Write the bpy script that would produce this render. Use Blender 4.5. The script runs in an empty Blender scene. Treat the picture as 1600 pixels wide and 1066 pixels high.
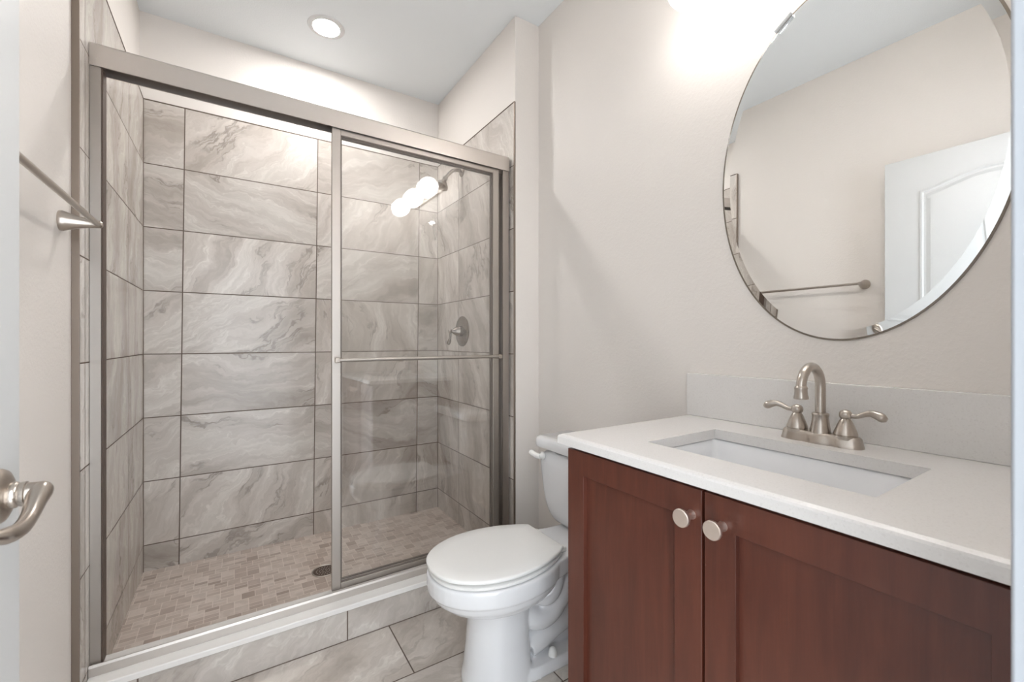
import bpy, bmesh, math, random
from mathutils import Vector, Matrix, noise as mnoise
random.seed(7)
sc = bpy.context.scene
COL = sc.collection
R = math.radians
PI = math.pi

# ---------------------------------------------------------------- camera
cam_d = bpy.data.cameras.new('camera')
cam = bpy.data.objects.new('camera', cam_d)
COL.objects.link(cam)
cam.location = (0, 0, 0)
cam.rotation_euler = (R(90), 0, -R(32.729))
cam_d.sensor_width = 36
cam_d.lens = 674.94 / 1600 * 36
cam_d.clip_start = 0.02
cam_d.dof.use_dof = True
cam_d.dof.focus_distance = 1.8
cam_d.dof.aperture_fstop = 8.0
sc.camera = cam

# ---------------------------------------------------------------- light outside the doorway, exposure
world = bpy.data.worlds.new('world')
sc.world = world
world.use_nodes = True
bg = world.node_tree.nodes['Background']
bg.inputs[0].default_value = (0.88, 0.94, 1.0, 1)
_wt = world.node_tree
_tc = _wt.nodes.new('ShaderNodeTexCoord')
_dt = _wt.nodes.new('ShaderNodeVectorMath'); _dt.operation = 'DOT_PRODUCT'
_dt.inputs[1].default_value = Vector((0.10, -0.97, 0.24)).normalized()  # centre of a brighter patch behind the camera, added as fill for the room
_mr = _wt.nodes.new('ShaderNodeMapRange'); _mr.interpolation_type = 'SMOOTHSTEP'
for _k, _v in ((1, 0.10), (2, 0.95), (3, 0.82), (4, 1.8)): _mr.inputs[_k].default_value = _v
_wt.links.new(_tc.outputs['Generated'], _dt.inputs[0]); _wt.links.new(_dt.outputs['Value'], _mr.inputs[0])
_wt.links.new(_mr.outputs[0], bg.inputs[1])
sc.view_settings.view_transform = 'Standard'
sc.view_settings.look = 'None'
sc.view_settings.gamma = 1
sc.view_settings.use_curve_mapping = False
sc.view_settings.exposure = 1.72
GLOBE = 4.0      # emission of the vanity shades
BULB = 82.0
CAN = 86.0        # emission of the recessed light

# ---------------------------------------------------------------- measures (metres, eye at the origin)
D = 2.7074            # tiled back wall of the shower
XL, XR = -0.369, 1.148   # tile faces of the alcove
X2 = 1.296            # wall behind the vanity and the toilet
XW = -0.385           # painted left wall
YS = 1.768            # face of the stub wall beside the shower
ZT = 1.1662           # top of the tile
ZC = 1.594            # ceiling
ZF = -1.114           # shower floor
ZG = -1.15            # bathroom floor
YF = 0.058            # wall with the doorway, inner face
TROW, TLEN = 0.3075, 0.6145


# ================================================================ helpers
def lin(r, g, b):
    f = lambda c: (c / 255 / 12.92) if c / 255 <= 0.04045 else ((c / 255 + 0.055) / 1.055) ** 2.4
    return (f(r), f(g), f(b), 1)


def new_mat(name):
    m = bpy.data.materials.new(name)
    m.use_nodes = True
    nt = m.node_tree
    return m, nt, nt.nodes['Principled BSDF']


class NT:
    """small wrapper for node maths"""
    def __init__(self, nt): self.nt = nt; self.L = nt.links.new
    def n(self, t, **k):
        x = self.nt.nodes.new(t)
        for a, b in k.items(): setattr(x, a, b)
        return x
    def put(self, sock, v):
        if hasattr(v, 'is_output'): self.L(v, sock)
        else: sock.default_value = v
    def math(self, op, a, b=0.0, c=0.0, clamp=False):
        x = self.n('ShaderNodeMath', operation=op, use_clamp=clamp)
        for s, v in zip(x.inputs, (a, b, c)): self.put(s, v)
        return x.outputs[0]
    def comb(self, x, y, z=0.0):
        c = self.n('ShaderNodeCombineXYZ')
        for s, v in zip(c.inputs, (x, y, z)): self.put(s, v)
        return c.outputs[0]
    def vmath(self, op, a, b=(0, 0, 0), scale=1.0):
        x = self.n('ShaderNodeVectorMath', operation=op)
        self.put(x.inputs[0], a); self.put(x.inputs[1], b)
        if op == 'SCALE': self.put(x.inputs[3], scale)
        return x.outputs[0]
    def noise(self, vec, scale, detail=4, rough=0.55, dist=0.0):
        x = self.n('ShaderNodeTexNoise')
        self.put(x.inputs['Vector'], vec)
        x.inputs['Scale'].default_value = scale; x.inputs['Detail'].default_value = detail
        x.inputs['Roughness'].default_value = rough; x.inputs['Distortion'].default_value = dist
        return x.outputs['Fac']
    def mix(self, f, a, b, mode='MIX'):
        x = self.n('ShaderNodeMix', data_type='RGBA', blend_type=mode)
        self.put(x.inputs['Factor'], f); self.put(x.inputs['A'], a); self.put(x.inputs['B'], b)
        return x.outputs['Result']
    def ramp(self, f, stops):
        x = self.n('ShaderNodeValToRGB')
        e = x.color_ramp.elements
        while len(e) < len(stops): e.new(0.5)
        for i, (p, c) in enumerate(stops): e[i].position = p; e[i].color = c
        self.put(x.inputs[0], f)
        return x.outputs[0]
    def smooth(self, v, a, b, lo=0.0, hi=1.0):
        x = self.n('ShaderNodeMapRange', interpolation_type='SMOOTHSTEP')
        for s, q in zip(x.inputs, (v, a, b, lo, hi)): self.put(s, q)
        return x.outputs[0]
    def bump(self, h, strength=0.3, dist=0.002):
        x = self.n('ShaderNodeBump')
        x.inputs['Strength'].default_value = strength; x.inputs['Distance'].default_value = dist
        self.put(x.inputs['Height'], h)
        return x.outputs[0]


def paint(name, col, rough=0.6, bump=0.12, scale=110):
    m, nt, p = new_mat(name); N = NT(nt)
    p.inputs['Base Color'].default_value = col; p.inputs['Roughness'].default_value = rough
    tc = N.n('ShaderNodeTexCoord').outputs['Object']
    h = N.smooth(N.noise(tc, scale, 3, 0.5), 0.42, 0.62)
    N.L(N.bump(h, bump, 0.002), p.inputs['Normal'])
    return m


def plain(name, col, rough=0.4, metal=0.0, coat=0.0, var=0.04):
    m, nt, p = new_mat(name); N = NT(nt)
    tc = N.n('ShaderNodeTexCoord').outputs['Object']
    f = N.noise(tc, 9, 3)
    dark = tuple(c * (1 - 2 * var) for c in col[:3]) + (1,)
    N.L(N.mix(f, dark, col), p.inputs['Base Color'])
    p.inputs['Roughness'].default_value = rough; p.inputs['Metallic'].default_value = metal
    if coat: p.inputs['Coat Weight'].default_value = coat; p.inputs['Coat Roughness'].default_value = 0.05
    return m


def brushed(name, col, rough=0.3, stretch=(1, 1, 8), k=0.06):
    m, nt, p = new_mat(name); N = NT(nt)
    tc = N.n('ShaderNodeTexCoord').outputs['Object']
    v = N.vmath('MULTIPLY', tc, stretch)
    f = N.noise(v, 14, 3, 0.6)
    N.L(N.mix(f, tuple(c * (1 - k) for c in col[:3]) + (1,), col), p.inputs['Base Color'])
    p.inputs['Metallic'].default_value = 1.0
    N.L(N.smooth(f, 0.2, 0.8, rough - 0.04, rough + 0.05), p.inputs['Roughness'])
    return m


def tile_mat(name, u0, v0, ang=0.0, spread=0.35, shear=0.0, W=TLEN, H=TROW, stagger=0.0, grout=lin(100, 86, 76),
             tint=1.0, seed=0.0, rough=0.26, gw=0.0034, bs=7.5, st=0.22, vk=0.55):
    """porcelain tile with flowing stone veins, its own piece of stone in every tile"""
    m, nt, p = new_mat(name); N = NT(nt)
    uv = N.n('ShaderNodeUVMap').outputs[0]
    s = N.n('ShaderNodeSeparateXYZ'); N.L(uv, s.inputs[0])
    u, v = s.outputs[0], s.outputs[1]
    vv = N.math('DIVIDE', N.math('SUBTRACT', v, v0), H)
    iv = N.math('FLOOR', vv)
    us = N.math('SUBTRACT', u, u0)
    if shear: us = N.math('SUBTRACT', us, N.math('MULTIPLY', v, shear))
    if stagger: us = N.math('SUBTRACT', us, N.math('MULTIPLY', iv, stagger))
    uu = N.math('DIVIDE', us, W)
    iu = N.math('FLOOR', uu)
    fu = N.math('MULTIPLY', N.math('SUBTRACT', uu, iu), W)
    fv = N.math('MULTIPLY', N.math('SUBTRACT', vv, iv), H)
    eu = N.math('MINIMUM', fu, N.math('SUBTRACT', W, fu))
    ev = N.math('MINIMUM', fv, N.math('SUBTRACT', H, fv))
    edge = N.math('MINIMUM', eu, ev)
    g = N.smooth(edge, gw * 0.45, gw * 0.95, 1.0, 0.0)
    wn = N.n('ShaderNodeTexWhiteNoise', noise_dimensions='3D')
    N.L(N.comb(iu, iv, seed), wn.inputs['Vector'])
    rnd = wn.outputs['Value']; rcol = wn.outputs['Color']
    off = N.vmath('SCALE', rcol, scale=23.0)
    a = N.math('ADD', N.math('MULTIPLY', N.math('SUBTRACT', rnd, 0.5), 2 * spread), ang)
    ca, sa = N.math('COSINE', a), N.math('SINE', a)
    ru = N.math('ADD', N.math('MULTIPLY', u, ca), N.math('MULTIPLY', v, sa))
    rv = N.math('SUBTRACT', N.math('MULTIPLY', v, ca), N.math('MULTIPLY', u, sa))
    base = N.vmath('ADD', N.comb(ru, rv, 0.0), off)
    warp = N.noise(base, 2.6, 5, 0.6)
    warp2 = N.noise(N.vmath('ADD', base, (7.1, 3.3, 0)), 9, 4, 0.6)
    w = N.math('ADD', rv, N.math('ADD', N.math('MULTIPLY', warp, 0.32), N.math('MULTIPLY', warp2, 0.030)))
    P = N.vmath('ADD', N.comb(N.math('MULTIPLY', ru, st), w, 0.0), off)
    bands = N.noise(P, bs, 5, 0.58)
    fine = N.noise(N.vmath('MULTIPLY', P, (2.0, 5.0, 1)), 9.0, 5, 0.65)
    blot = N.noise(N.vmath('ADD', base, (1.7, 9.2, 0)), 3.2, 4, 0.55)
    T = lambda r_, g_, b_: tuple(c * tint * w_ for c, w_ in zip(lin(r_, g_, b_)[:3], (1.0, 0.993, 0.975))) + (1,)
    c1 = N.ramp(bands, [(0.28, T(160, 151, 143)), (0.42, T(187, 179, 172)), (0.52, T(202, 195, 189)), (0.66, T(214, 209, 203))])
    # sharp dark veins where the banding crosses a level
    d1 = N.math('ABSOLUTE', N.math('SUBTRACT', bands, 0.455))
    vein = N.smooth(d1, 0.0, 0.020, 1.0, 0.0)
    vein = N.math('MULTIPLY', vein, N.smooth(blot, 0.44, 0.62))
    c2 = N.mix(N.math('MULTIPLY', vein, vk), c1, T(122, 112, 104))
    d2 = N.math('ABSOLUTE', N.math('SUBTRACT', bands, 0.56))
    lv = N.math('MULTIPLY', N.smooth(d2, 0.0, 0.014, 1.0, 0.0), 0.45)
    c3 = N.mix(lv, c2, T(226, 222, 216))
    c4 = N.mix(N.smooth(fine, 0.40, 0.64, 0.20, 0.0), c3, T(140, 131, 122))
    tone = N.smooth(rnd, 0.0, 1.0, 0.93, 1.04)
    c5 = N.vmath('SCALE', c4, scale=tone)
    c6 = N.mix(g, c5, grout)
    N.L(c6, p.inputs['Base Color'])
    N.L(N.mix(g, (rough,) * 3 + (1,), (0.8,) * 3 + (1,)), p.inputs['Roughness'])
    N.L(N.bump(N.math('ADD', N.math('MULTIPLY', g, -1.0), N.math('MULTIPLY', fine, 0.06)), 0.35, 0.0015), p.inputs['Normal'])
    return m


def mosaic_mat():
    m, nt, p = new_mat('shower_mosaic'); N = NT(nt)
    uv = N.n('ShaderNodeUVMap').outputs[0]
    s = N.n('ShaderNodeSeparateXYZ'); N.L(uv, s.inputs[0])
    C = 0.0515
    vv = N.math('DIVIDE', N.math('ADD', s.outputs[1], 0.02), C)
    iv = N.math('FLOOR', vv); fv = N.math('SUBTRACT', vv, iv)
    uu = N.math('ADD', N.math('DIVIDE', s.outputs[0], C), N.math('MULTIPLY', N.math('MODULO', iv, 3), 0.5))
    iu = N.math('FLOOR', uu); fu = N.math('SUBTRACT', uu, iu)
    wn = N.n('ShaderNodeTexWhiteNoise', noise_dimensions='3D'); N.L(N.comb(iu, iv, 3.0), wn.inputs['Vector'])
    split = N.math('GREATER_THAN', wn.outputs['Value'], 0.45)
    half = N.math('GREATER_THAN', fv, 0.5)
    sub = N.math('MULTIPLY', split, half)
    fv2 = N.math('FRACT', N.math('MULTIPLY', fv, N.math('ADD', 1.0, split)))
    hh = N.math('DIVIDE', C, N.math('ADD', 1.0, split))
    ev = N.math('MULTIPLY', N.math('MINIMUM', fv2, N.math('SUBTRACT', 1.0, fv2)), hh)
    eu = N.math('MULTIPLY', N.math('MINIMUM', fu, N.math('SUBTRACT', 1.0, fu)), C)
    g = N.smooth(N.math('MINIMUM', eu, ev), 0.0008, 0.0021, 1.0, 0.0)
    wn2 = N.n('ShaderNodeTexWhiteNoise', noise_dimensions='4D'); N.L(N.comb(iu, iv, sub), wn2.inputs['Vector'])
    wn2.inputs['W'].default_value = 5
    t = wn2.outputs['Value']
    c = N.ramp(t, [(0.0, lin(164, 147, 135)), (0.12, lin(188, 172, 161)), (0.6, lin(204, 190, 179)), (1.0, lin(216, 204, 194))])
    st = N.noise(N.vmath('ADD', N.n('ShaderNodeTexCoord').outputs['Object'], N.vmath('SCALE', wn2.outputs['Color'], scale=4)), 18, 4)
    c = N.mix(N.smooth(st, 0.35, 0.65, 0.28, 0.0), c, lin(150, 134, 122))
    c = N.mix(N.math('MULTIPLY', g, 0.75), c, lin(226, 214, 204))
    N.L(c, p.inputs['Base Color'])
    p.inputs['Roughness'].default_value = 0.33
    N.L(N.bump(N.math('MULTIPLY', g, -1.0), 0.4, 0.001), p.inputs['Normal'])
    return m


def wood_mat():
    m, nt, p = new_mat('cherry_stained_wood'); N = NT(nt)
    tc = N.n('ShaderNodeTexCoord').outputs['Object']
    q = N.vmath('MULTIPLY', tc, (6, 6, 0.7))
    grain = N.noise(q, 5, 5, 0.6, 0.6)
    fine = N.noise(N.vmath('MULTIPLY', tc, (60, 60, 2.5)), 6, 3, 0.6)
    blotch = N.noise(tc, 3.2, 3, 0.5)
    c = N.ramp(grain, [(0.28, lin(76, 38, 27)), (0.5, lin(90, 46, 33)), (0.72, lin(101, 54, 39))])
    c = N.mix(N.smooth(fine, 0.35, 0.7, 0.18, 0.0), c, lin(68, 33, 23))
    c = N.mix(N.smooth(blotch, 0.4, 0.7, 0.0, 0.35), c, lin(104, 58, 42))
    N.L(c, p.inputs['Base Color'])
    p.inputs['Roughness'].default_value = 0.34
    p.inputs['Coat Weight'].default_value = 0.10; p.inputs['Coat Roughness'].default_value = 0.25
    return m


def quartz_mat():
    m, nt, p = new_mat('white_quartz'); N = NT(nt)
    tc = N.n('ShaderNodeTexCoord').outputs['Object']
    v = N.n('ShaderNodeTexVoronoi'); N.L(tc, v.inputs['Vector']); v.inputs['Scale'].default_value = 420
    sp = N.noise(tc, 260, 2, 0.7)
    wn = N.n('ShaderNodeTexWhiteNoise', noise_dimensions='3D'); N.L(v.outputs['Color'], wn.inputs['Vector'])
    spk = N.math('GREATER_THAN', wn.outputs['Value'], 0.93)
    c = N.mix(N.smooth(sp, 0.35, 0.7, 0.0, 0.30), lin(224, 221, 218), lin(214, 210, 206))
    c = N.mix(N.math('MULTIPLY', spk, 0.13), c, lin(176, 170, 164))
    N.L(c, p.inputs['Base Color'])
    p.inputs['Roughness'].default_value = 0.22
    return m


def glass_mat(name, tint=(0.995, 0.996, 0.995, 1), k=1.0):
    """thin clear pane: straight-through transmission with mirror reflection by angle"""
    m = bpy.data.materials.new(name); m.use_nodes = True
    nt = m.node_tree; nt.nodes.clear(); N = NT(nt)
    out = N.n('ShaderNodeOutputMaterial')
    g = N.n('ShaderNodeNewGeometry')
    d = N.n('ShaderNodeVectorMath', operation='DOT_PRODUCT'); N.L(g.outputs['Normal'], d.inputs[0]); N.L(g.outputs['Incoming'], d.inputs[1])
    c = N.math('ABSOLUTE', d.outputs['Value'])
    f = N.math('POWER', N.math('SUBTRACT', 1.0, c, clamp=True), 5.0)
    f = N.math('ADD', 0.045 * k, N.math('MULTIPLY', f, 0.95))
    tr = N.n('ShaderNodeBsdfTransparent'); tr.inputs[0].default_value = tint
    gl = N.n('ShaderNodeBsdfGlossy'); gl.inputs['Roughness'].default_value = 0.0; gl.inputs['Color'].default_value = (1, 1, 1, 1)
    mx = N.n('ShaderNodeMixShader'); N.L(f, mx.inputs[0]); N.L(tr.outputs[0], mx.inputs[1]); N.L(gl.outputs[0], mx.inputs[2])
    N.L(mx.outputs[0], out.inputs[0])
    return m


def emit_mat(name, col, s):
    m, nt, p = new_mat(name)
    p.inputs['Base Color'].default_value = (0.9, 0.9, 0.9, 1)
    p.inputs['Emission Color'].default_value = col
    p.inputs['Emission Strength'].default_value = s
    return m


M = dict(
    wall=paint('warm_beige_paint', lin(227, 221, 215), 0.55),
    ceil=paint('ceiling_white_paint', lin(234, 238, 240), 0.8, 0.10, 160),
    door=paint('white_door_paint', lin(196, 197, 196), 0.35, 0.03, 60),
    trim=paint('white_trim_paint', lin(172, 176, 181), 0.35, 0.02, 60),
    tile_back=tile_mat('stone_tile_back', -0.2211 + 0.0007, ZT, 0.75, 1.1, 0.0106, bs=6.0, vk=0.58, tint=1.07, seed=5),
    tile_right=tile_mat('stone_tile_right', 2.385, ZT, 1.35, 0.25, seed=4, tint=1.07),
    tile_left=tile_mat('stone_tile_left', 2.36, ZT, 1.45, 0.15, seed=9, tint=1.05),
    tile_curb=tile_mat('stone_tile_curb', 0.365, ZG - 0.155, 1.1, 0.4, seed=12, bs=3.6, st=0.5, vk=0.35),
    tile_floor=tile_mat('stone_tile_floor', 0.5245, 1.4414, 0.35, 0.5, seed=21, stagger=0.205, rough=0.25, bs=3.4, st=0.5, vk=0.35, tint=1.10),
    mosaic=mosaic_mat(),
    wood=wood_mat(), quartz=quartz_mat(),
    marble=plain('white_marble_sill', lin(232, 229, 225), 0.2, var=0.03),
    porc=plain('white_porcelain', lin(226, 226, 227), 0.10, coat=0.5, var=0.01),
    seat=plain('white_seat_plastic', lin(236, 235, 232), 0.16, var=0.01),
    nickel=plain('brushed_nickel', lin(188, 179, 170), 0.28, metal=1.0, var=0.02),
    frame=brushed('nickel_door_frame', lin(182, 175, 168), 0.42, (60, 60, 1)),
    framev=brushed('nickel_header_metal', lin(210, 203, 197), 0.36, (1, 60, 60)),
    bronze=brushed('tile_edge_metal', lin(150, 138, 128), 0.4),
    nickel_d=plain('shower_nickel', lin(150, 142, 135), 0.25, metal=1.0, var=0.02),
    knob=plain('satin_nickel_knob', lin(246, 232, 221), 0.42, metal=1.0, var=0.02),
    seal=plain('grey_vinyl_seal', lin(112, 102, 94), 0.5),
    umber=plain('umber_grate_and_reflection', lin(84, 68, 58), 0.5),  # colour of the drain grate and of the painted jamb reflection
    track=brushed('satin_track_metal', lin(206, 200, 194), 0.48, (1, 60, 60)),
    dark=plain('dark_gap', lin(40, 32, 28), 0.7),
    groove=plain('grout_line', lin(112, 98, 88), 0.8),
    glass=glass_mat('shower_glass', k=1.2),
    clip=glass_mat('clear_plastic', (0.85, 0.86, 0.87, 1), 3.0),
    rimglass=plain('polished_glass_edge', lin(128, 118, 106), 0.15),
    white_metal=plain('white_light_trim', lin(222, 222, 222), 0.5),
)
mir, _nt, _p = new_mat('silver_mirror')
_p.inputs['Base Color'].default_value = (0.90, 0.91, 0.905, 1); _p.inputs['Metallic'].default_value = 1
_p.inputs['Roughness'].default_value = 0.0
M['mirror'] = mir
M['globe'] = emit_mat('frosted_shade_glow', (1.0, 0.975, 0.95, 1), GLOBE)
M['bulb'] = emit_mat('bulb_glow', (1.0, 0.97, 0.945, 1), BULB)
M['can'] = emit_mat('recessed_lens_glow', (1.0, 0.985, 0.975, 1), CAN)


def root(name, label, cat, loc, group=None, rz=0.0):
    o = bpy.data.objects.new(name, None)
    COL.objects.link(o)
    o.location = loc; o.rotation_euler = (0, 0, rz)
    o.empty_display_size = 0.05
    o['label'] = label; o['category'] = cat
    if group: o['group'] = group
    return o


def finish(name, bm, mat, parent=None, smooth=40, bevel=0.0, seg=2, subsurf=0, local=False, origin=None):
    """link a bmesh, whose coordinates are world ones unless local, as one mesh object"""
    if parent is not None and not local:
        o3 = parent
        loc = Vector((0, 0, 0))
        while o3 is not None: loc = loc + Vector(o3.location); o3 = o3.parent
        bmesh.ops.translate(bm, verts=bm.verts, vec=-loc)
    org = Vector((0, 0, 0))
    if parent is None and origin is not None:
        org = Vector(origin); bmesh.ops.translate(bm, verts=bm.verts, vec=-org)
    bmesh.ops.recalc_face_normals(bm, faces=bm.faces)
    me = bpy.data.meshes.new(name)
    bm.to_mesh(me); bm.free()
    if smooth:
        for f in me.polygons: f.use_smooth = True
        me.set_sharp_from_angle(angle=R(smooth))
    o = bpy.data.objects.new(name, me)
    COL.objects.link(o)
    o.location = org
    me.materials.append(mat)
    if parent is not None: o.parent = parent
    if bevel:
        b = o.modifiers.new('bevel', 'BEVEL'); b.width = bevel; b.segments = seg; b.limit_method = 'ANGLE'; b.angle_limit = R(35)
        b.harden_normals = True
    if subsurf:
        s = o.modifiers.new('sub', 'SUBSURF'); s.levels = subsurf; s.render_levels = subsurf
    return o


def box(bm, x0, x1, y0, y1, z0, z1):
    vs = [bm.verts.new((x, y, z)) for x in (x0, x1) for y in (y0, y1) for z in (z0, z1)]
    for f in ((0, 1, 3, 2), (4, 6, 7, 5), (0, 4, 5, 1), (2, 3, 7, 6), (0, 2, 6, 4), (1, 5, 7, 3)):
        bm.faces.new([vs[i] for i in f])
    return vs


def B(*b):
    bm = bmesh.new()
    for q in b: box(bm, *q)
    return bm


def loft(bm, rings, closed=True, cap0=True, cap1=True):
    vr = [[bm.verts.new(p) for p in r] for r in rings]
    n = len(vr[0])
    for a, b in zip(vr, vr[1:]):
        for i in range(n if closed else n - 1):
            j = (i + 1) % n
            bm.faces.new((a[i], a[j], b[j], b[i]))
    if cap0: bm.faces.new(vr[0][::-1])
    if cap1: bm.faces.new(vr[-1])
    return vr


def frame_of(d):
    d = Vector(d).normalized()
    a = Vector((0, 0, 1)) if abs(d.z) < 0.9 else Vector((1, 0, 0))
    u = d.cross(a).normalized()
    return u, u.cross(d).normalized() * -1


def lathe(bm, prof, base, axis, n=32, cap0=True, cap1=True):
    """prof: (distance along axis, radius)"""
    base = Vector(base); ax = Vector(axis).normalized(); u, w = frame_of(ax)
    rings = [[base + ax * h + (u * math.cos(2 * PI * i / n) + w * math.sin(2 * PI * i / n)) * r for i in range(n)] for h, r in prof]
    loft(bm, rings, True, cap0, cap1)


def tube(bm, pts, rads, n=16, flat=None, cap=True):
    """swept tube; flat(i) may give (width, height) factors"""
    pts = [Vector(p) for p in pts]
    if not hasattr(rads, '__len__'): rads = [rads] * len(pts)
    T = []
    for i in range(len(pts)):
        T.append(((pts[min(i + 1, len(pts) - 1)] - pts[max(i - 1, 0)])).normalized())
    u, w = frame_of(T[0])
    rings = []
    for i, p in enumerate(pts):
        if i:
            q = T[i - 1].rotation_difference(T[i]); u = q @ u; w = q @ w
        fw, fh = flat(i) if flat else (1, 1)
        rings.append([p + u * math.cos(2 * PI * k / n) * rads[i] * fw + w * math.sin(2 * PI * k / n) * rads[i] * fh for k in range(n)])
    loft(bm, rings, True, cap, cap)


def spline(pts, m=8):
    """Catmull-Rom through points (any dimension)"""
    P = [list(p) for p in pts]
    P = [P[0]] + P + [P[-1]]
    out = []
    for i in range(1, len(P) - 2):
        for s in range(m):
            t = s / m
            out.append(tuple(0.5 * (2 * b + (c - a) * t + (2 * a - 5 * b + 4 * c - d) * t * t + (3 * b - a - 3 * c + d) * t ** 3)
                             for a, b, c, d in zip(P[i - 1], P[i], P[i + 1], P[i + 2])))
    out.append(tuple(P[-2]))
    return out


def uv_world(o):
    me = o.data; uvl = me.uv_layers.new(name='UVMap')
    for p in me.polygons:
        n = p.normal
        for li in p.loop_indices:
            c = me.vertices[me.loops[li].vertex_index].co + o.location
            a = (abs(n.x), abs(n.y), abs(n.z)); k = a.index(max(a))
            uvl.data[li].uv = (c.y, c.z) if k == 0 else (c.x, c.z) if k == 1 else (c.x, c.y)
    return o


def struct(name, bm, mat, uv=False, **k):
    o = finish(name, bm, mat, None, smooth=0, **k)
    o['kind'] = 'structure'
    if uv: uv_world(o)
    return o


# ================================================================ the room
T = 0.12
struct('floor', B((XW - T, X2 + T, -0.30, 1.75, ZG - 0.1, ZG)), M['tile_floor'], True)
struct('ceiling', B((XW - T, X2 + T, -0.30, D + 0.2, ZC, ZC + 0.1)), M['ceil'])
# left wall is one painted plane, the tile sits proud of it inside the shower
struct('wall_left', B((XW - T, XW, -0.30, D + 0.2, ZG - 0.1, ZC)), M['wall'])
struct('wall_back', B((XW, X2 + T, D + 0.014, D + 0.2, ZG - 0.1, ZC)), M['wall'])
struct('wall_right', B((X2, X2 + T, -0.30, YS, ZG - 0.1, ZC)), M['wall'])
struct('wall_shower_right', B((XR + 0.007, X2 + T, YS, D + 0.014, ZG - 0.1, ZC)), M['wall'], bevel=0.004)
# wall with the doorway the camera stands in
OX0, OX1, OZ = -0.272, 0.503, 0.93
bm = B((XW, OX0 - 0.018, -0.06, YF, ZG, ZC), (OX1 + 0.018, X2, -0.06, YF, ZG, ZC), (OX0 - 0.018, OX1 + 0.018, -0.06, YF, OZ + 0.018, ZC))
struct('wall_front', bm, M['wall'])
# tile slabs of the alcove
TB = 0.0
struct('wall_back_tile', B((XL, XR, D, D + 0.014, ZF - 0.03, ZT)), M['tile_back'], True)
struct('wall_left_tile', B((XW, XL, 1.692, D + 0.014, ZF - 0.036, ZT)), M['tile_left'], True)
struct('wall_right_tile', B((XR, XR + 0.007, 1.772, D + 0.014, ZF - 0.036, ZT)), M['tile_right'], True)
# thin dark joint on top of the tile, metal edge profile at its open ends
gl_ = 0.0035
struct('trim_1', B((XL - 0.002, XR + 0.002, D - 0.0015, D + 0.014, ZT, ZT + gl_)), M['groove'])
struct('trim_2', B((XW, XL + 0.0015, 1.690, D, ZT, ZT + gl_)), M['groove'])
struct('trim_3', B((XR - 0.0015, XR + 0.007, 1.768, D, ZT, ZT + gl_)), M['groove'])
struct('trim_4', B((XW, XL + 0.001, 1.686, 1.692, ZG, ZT + gl_)), M['bronze'], bevel=0.001)
struct('trim_5', B((XR - 0.001, XR + 0.007, 1.764, 1.772, ZG, ZT + gl_)), M['bronze'], bevel=0.001)
# vertical grout joints in the inner corners
struct('trim_6', B((XL, XL + 0.0025, D - 0.0025, D, ZF, ZT), (XR - 0.0025, XR, D - 0.0025, D, ZF, ZT)), M['groove'])
# shower pan
struct('floor_shower', B((XL, XR, 1.86, D, ZF - 0.04, ZF)), M['mosaic'], True)

# baseboards
def baseboard(name, pts0, pts1, nrm):
    bm = bmesh.new()
    prof = [(0, 0), (0.014, 0), (0.014, 0.085), (0.010, 0.10), (0.007, 0.118), (0.004, 0.128), (0, 0.13)]
    rings = []
    for p in (pts0, pts1):
        rings.append([Vector(p) + Vector(nrm) * a + Vector((0, 0, b)) for a, b in prof])
    loft(bm, rings)
    struct(name, bm, M['trim'])
baseboard('baseboard_left', (XW, 0.075, ZG), (XW, 1.686, ZG), (1, 0, 0))
baseboard('baseboard_right', (X2, 0.91, ZG), (X2, 1.766, ZG), (-1, 0, 0))
baseboard('baseboard_back', (XR + 0.016, YS, ZG), (X2, YS, ZG), (0, -1, 0))

# door frame: jambs, stops, casing (its right side is the pale strip along the picture's right edge)
def casing(name, x0, x1, z0, z1, yy, s):
    struct(name, B((x0, x1, min(yy, yy + s * 0.015), max(yy, yy + s * 0.015), z0, z1)), M['trim'], bevel=0.003)
bm = B((OX1, OX1 + 0.018, -0.062, YF + 0.002, ZG, OZ + 0.018), (OX0 - 0.018, OX0, -0.062, YF + 0.002, ZG, OZ + 0.018),
       (OX0, OX1, -0.062, YF + 0.002, OZ, OZ + 0.018),
       (OX1 - 0.012, OX1, -0.062, -0.024, ZG, OZ), (OX0, OX0 + 0.012, -0.062, -0.024, ZG, OZ), (OX0 + 0.012, OX1 - 0.012, -0.062, -0.024, OZ - 0.012, OZ))
struct('trim_7', bm, M['trim'], bevel=0.0015)
casing('trim_8', OX1 + 0.003, OX1 + 0.060, ZG, OZ + 0.06, YF, 1)
casing('trim_9', OX0 - 0.060, OX0 - 0.003, ZG, OZ + 0.06, YF, 1)
casing('trim_10', OX0 - 0.003, OX1 + 0.003, OZ + 0.003, OZ + 0.06, YF, 1)
casing('trim_11', OX1 + 0.003, OX1 + 0.060, ZG, OZ + 0.06, -0.06, -1)
casing('trim_12', OX0 - 0.060, OX0 - 0.003, ZG, OZ + 0.06, -0.06, -1)

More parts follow.
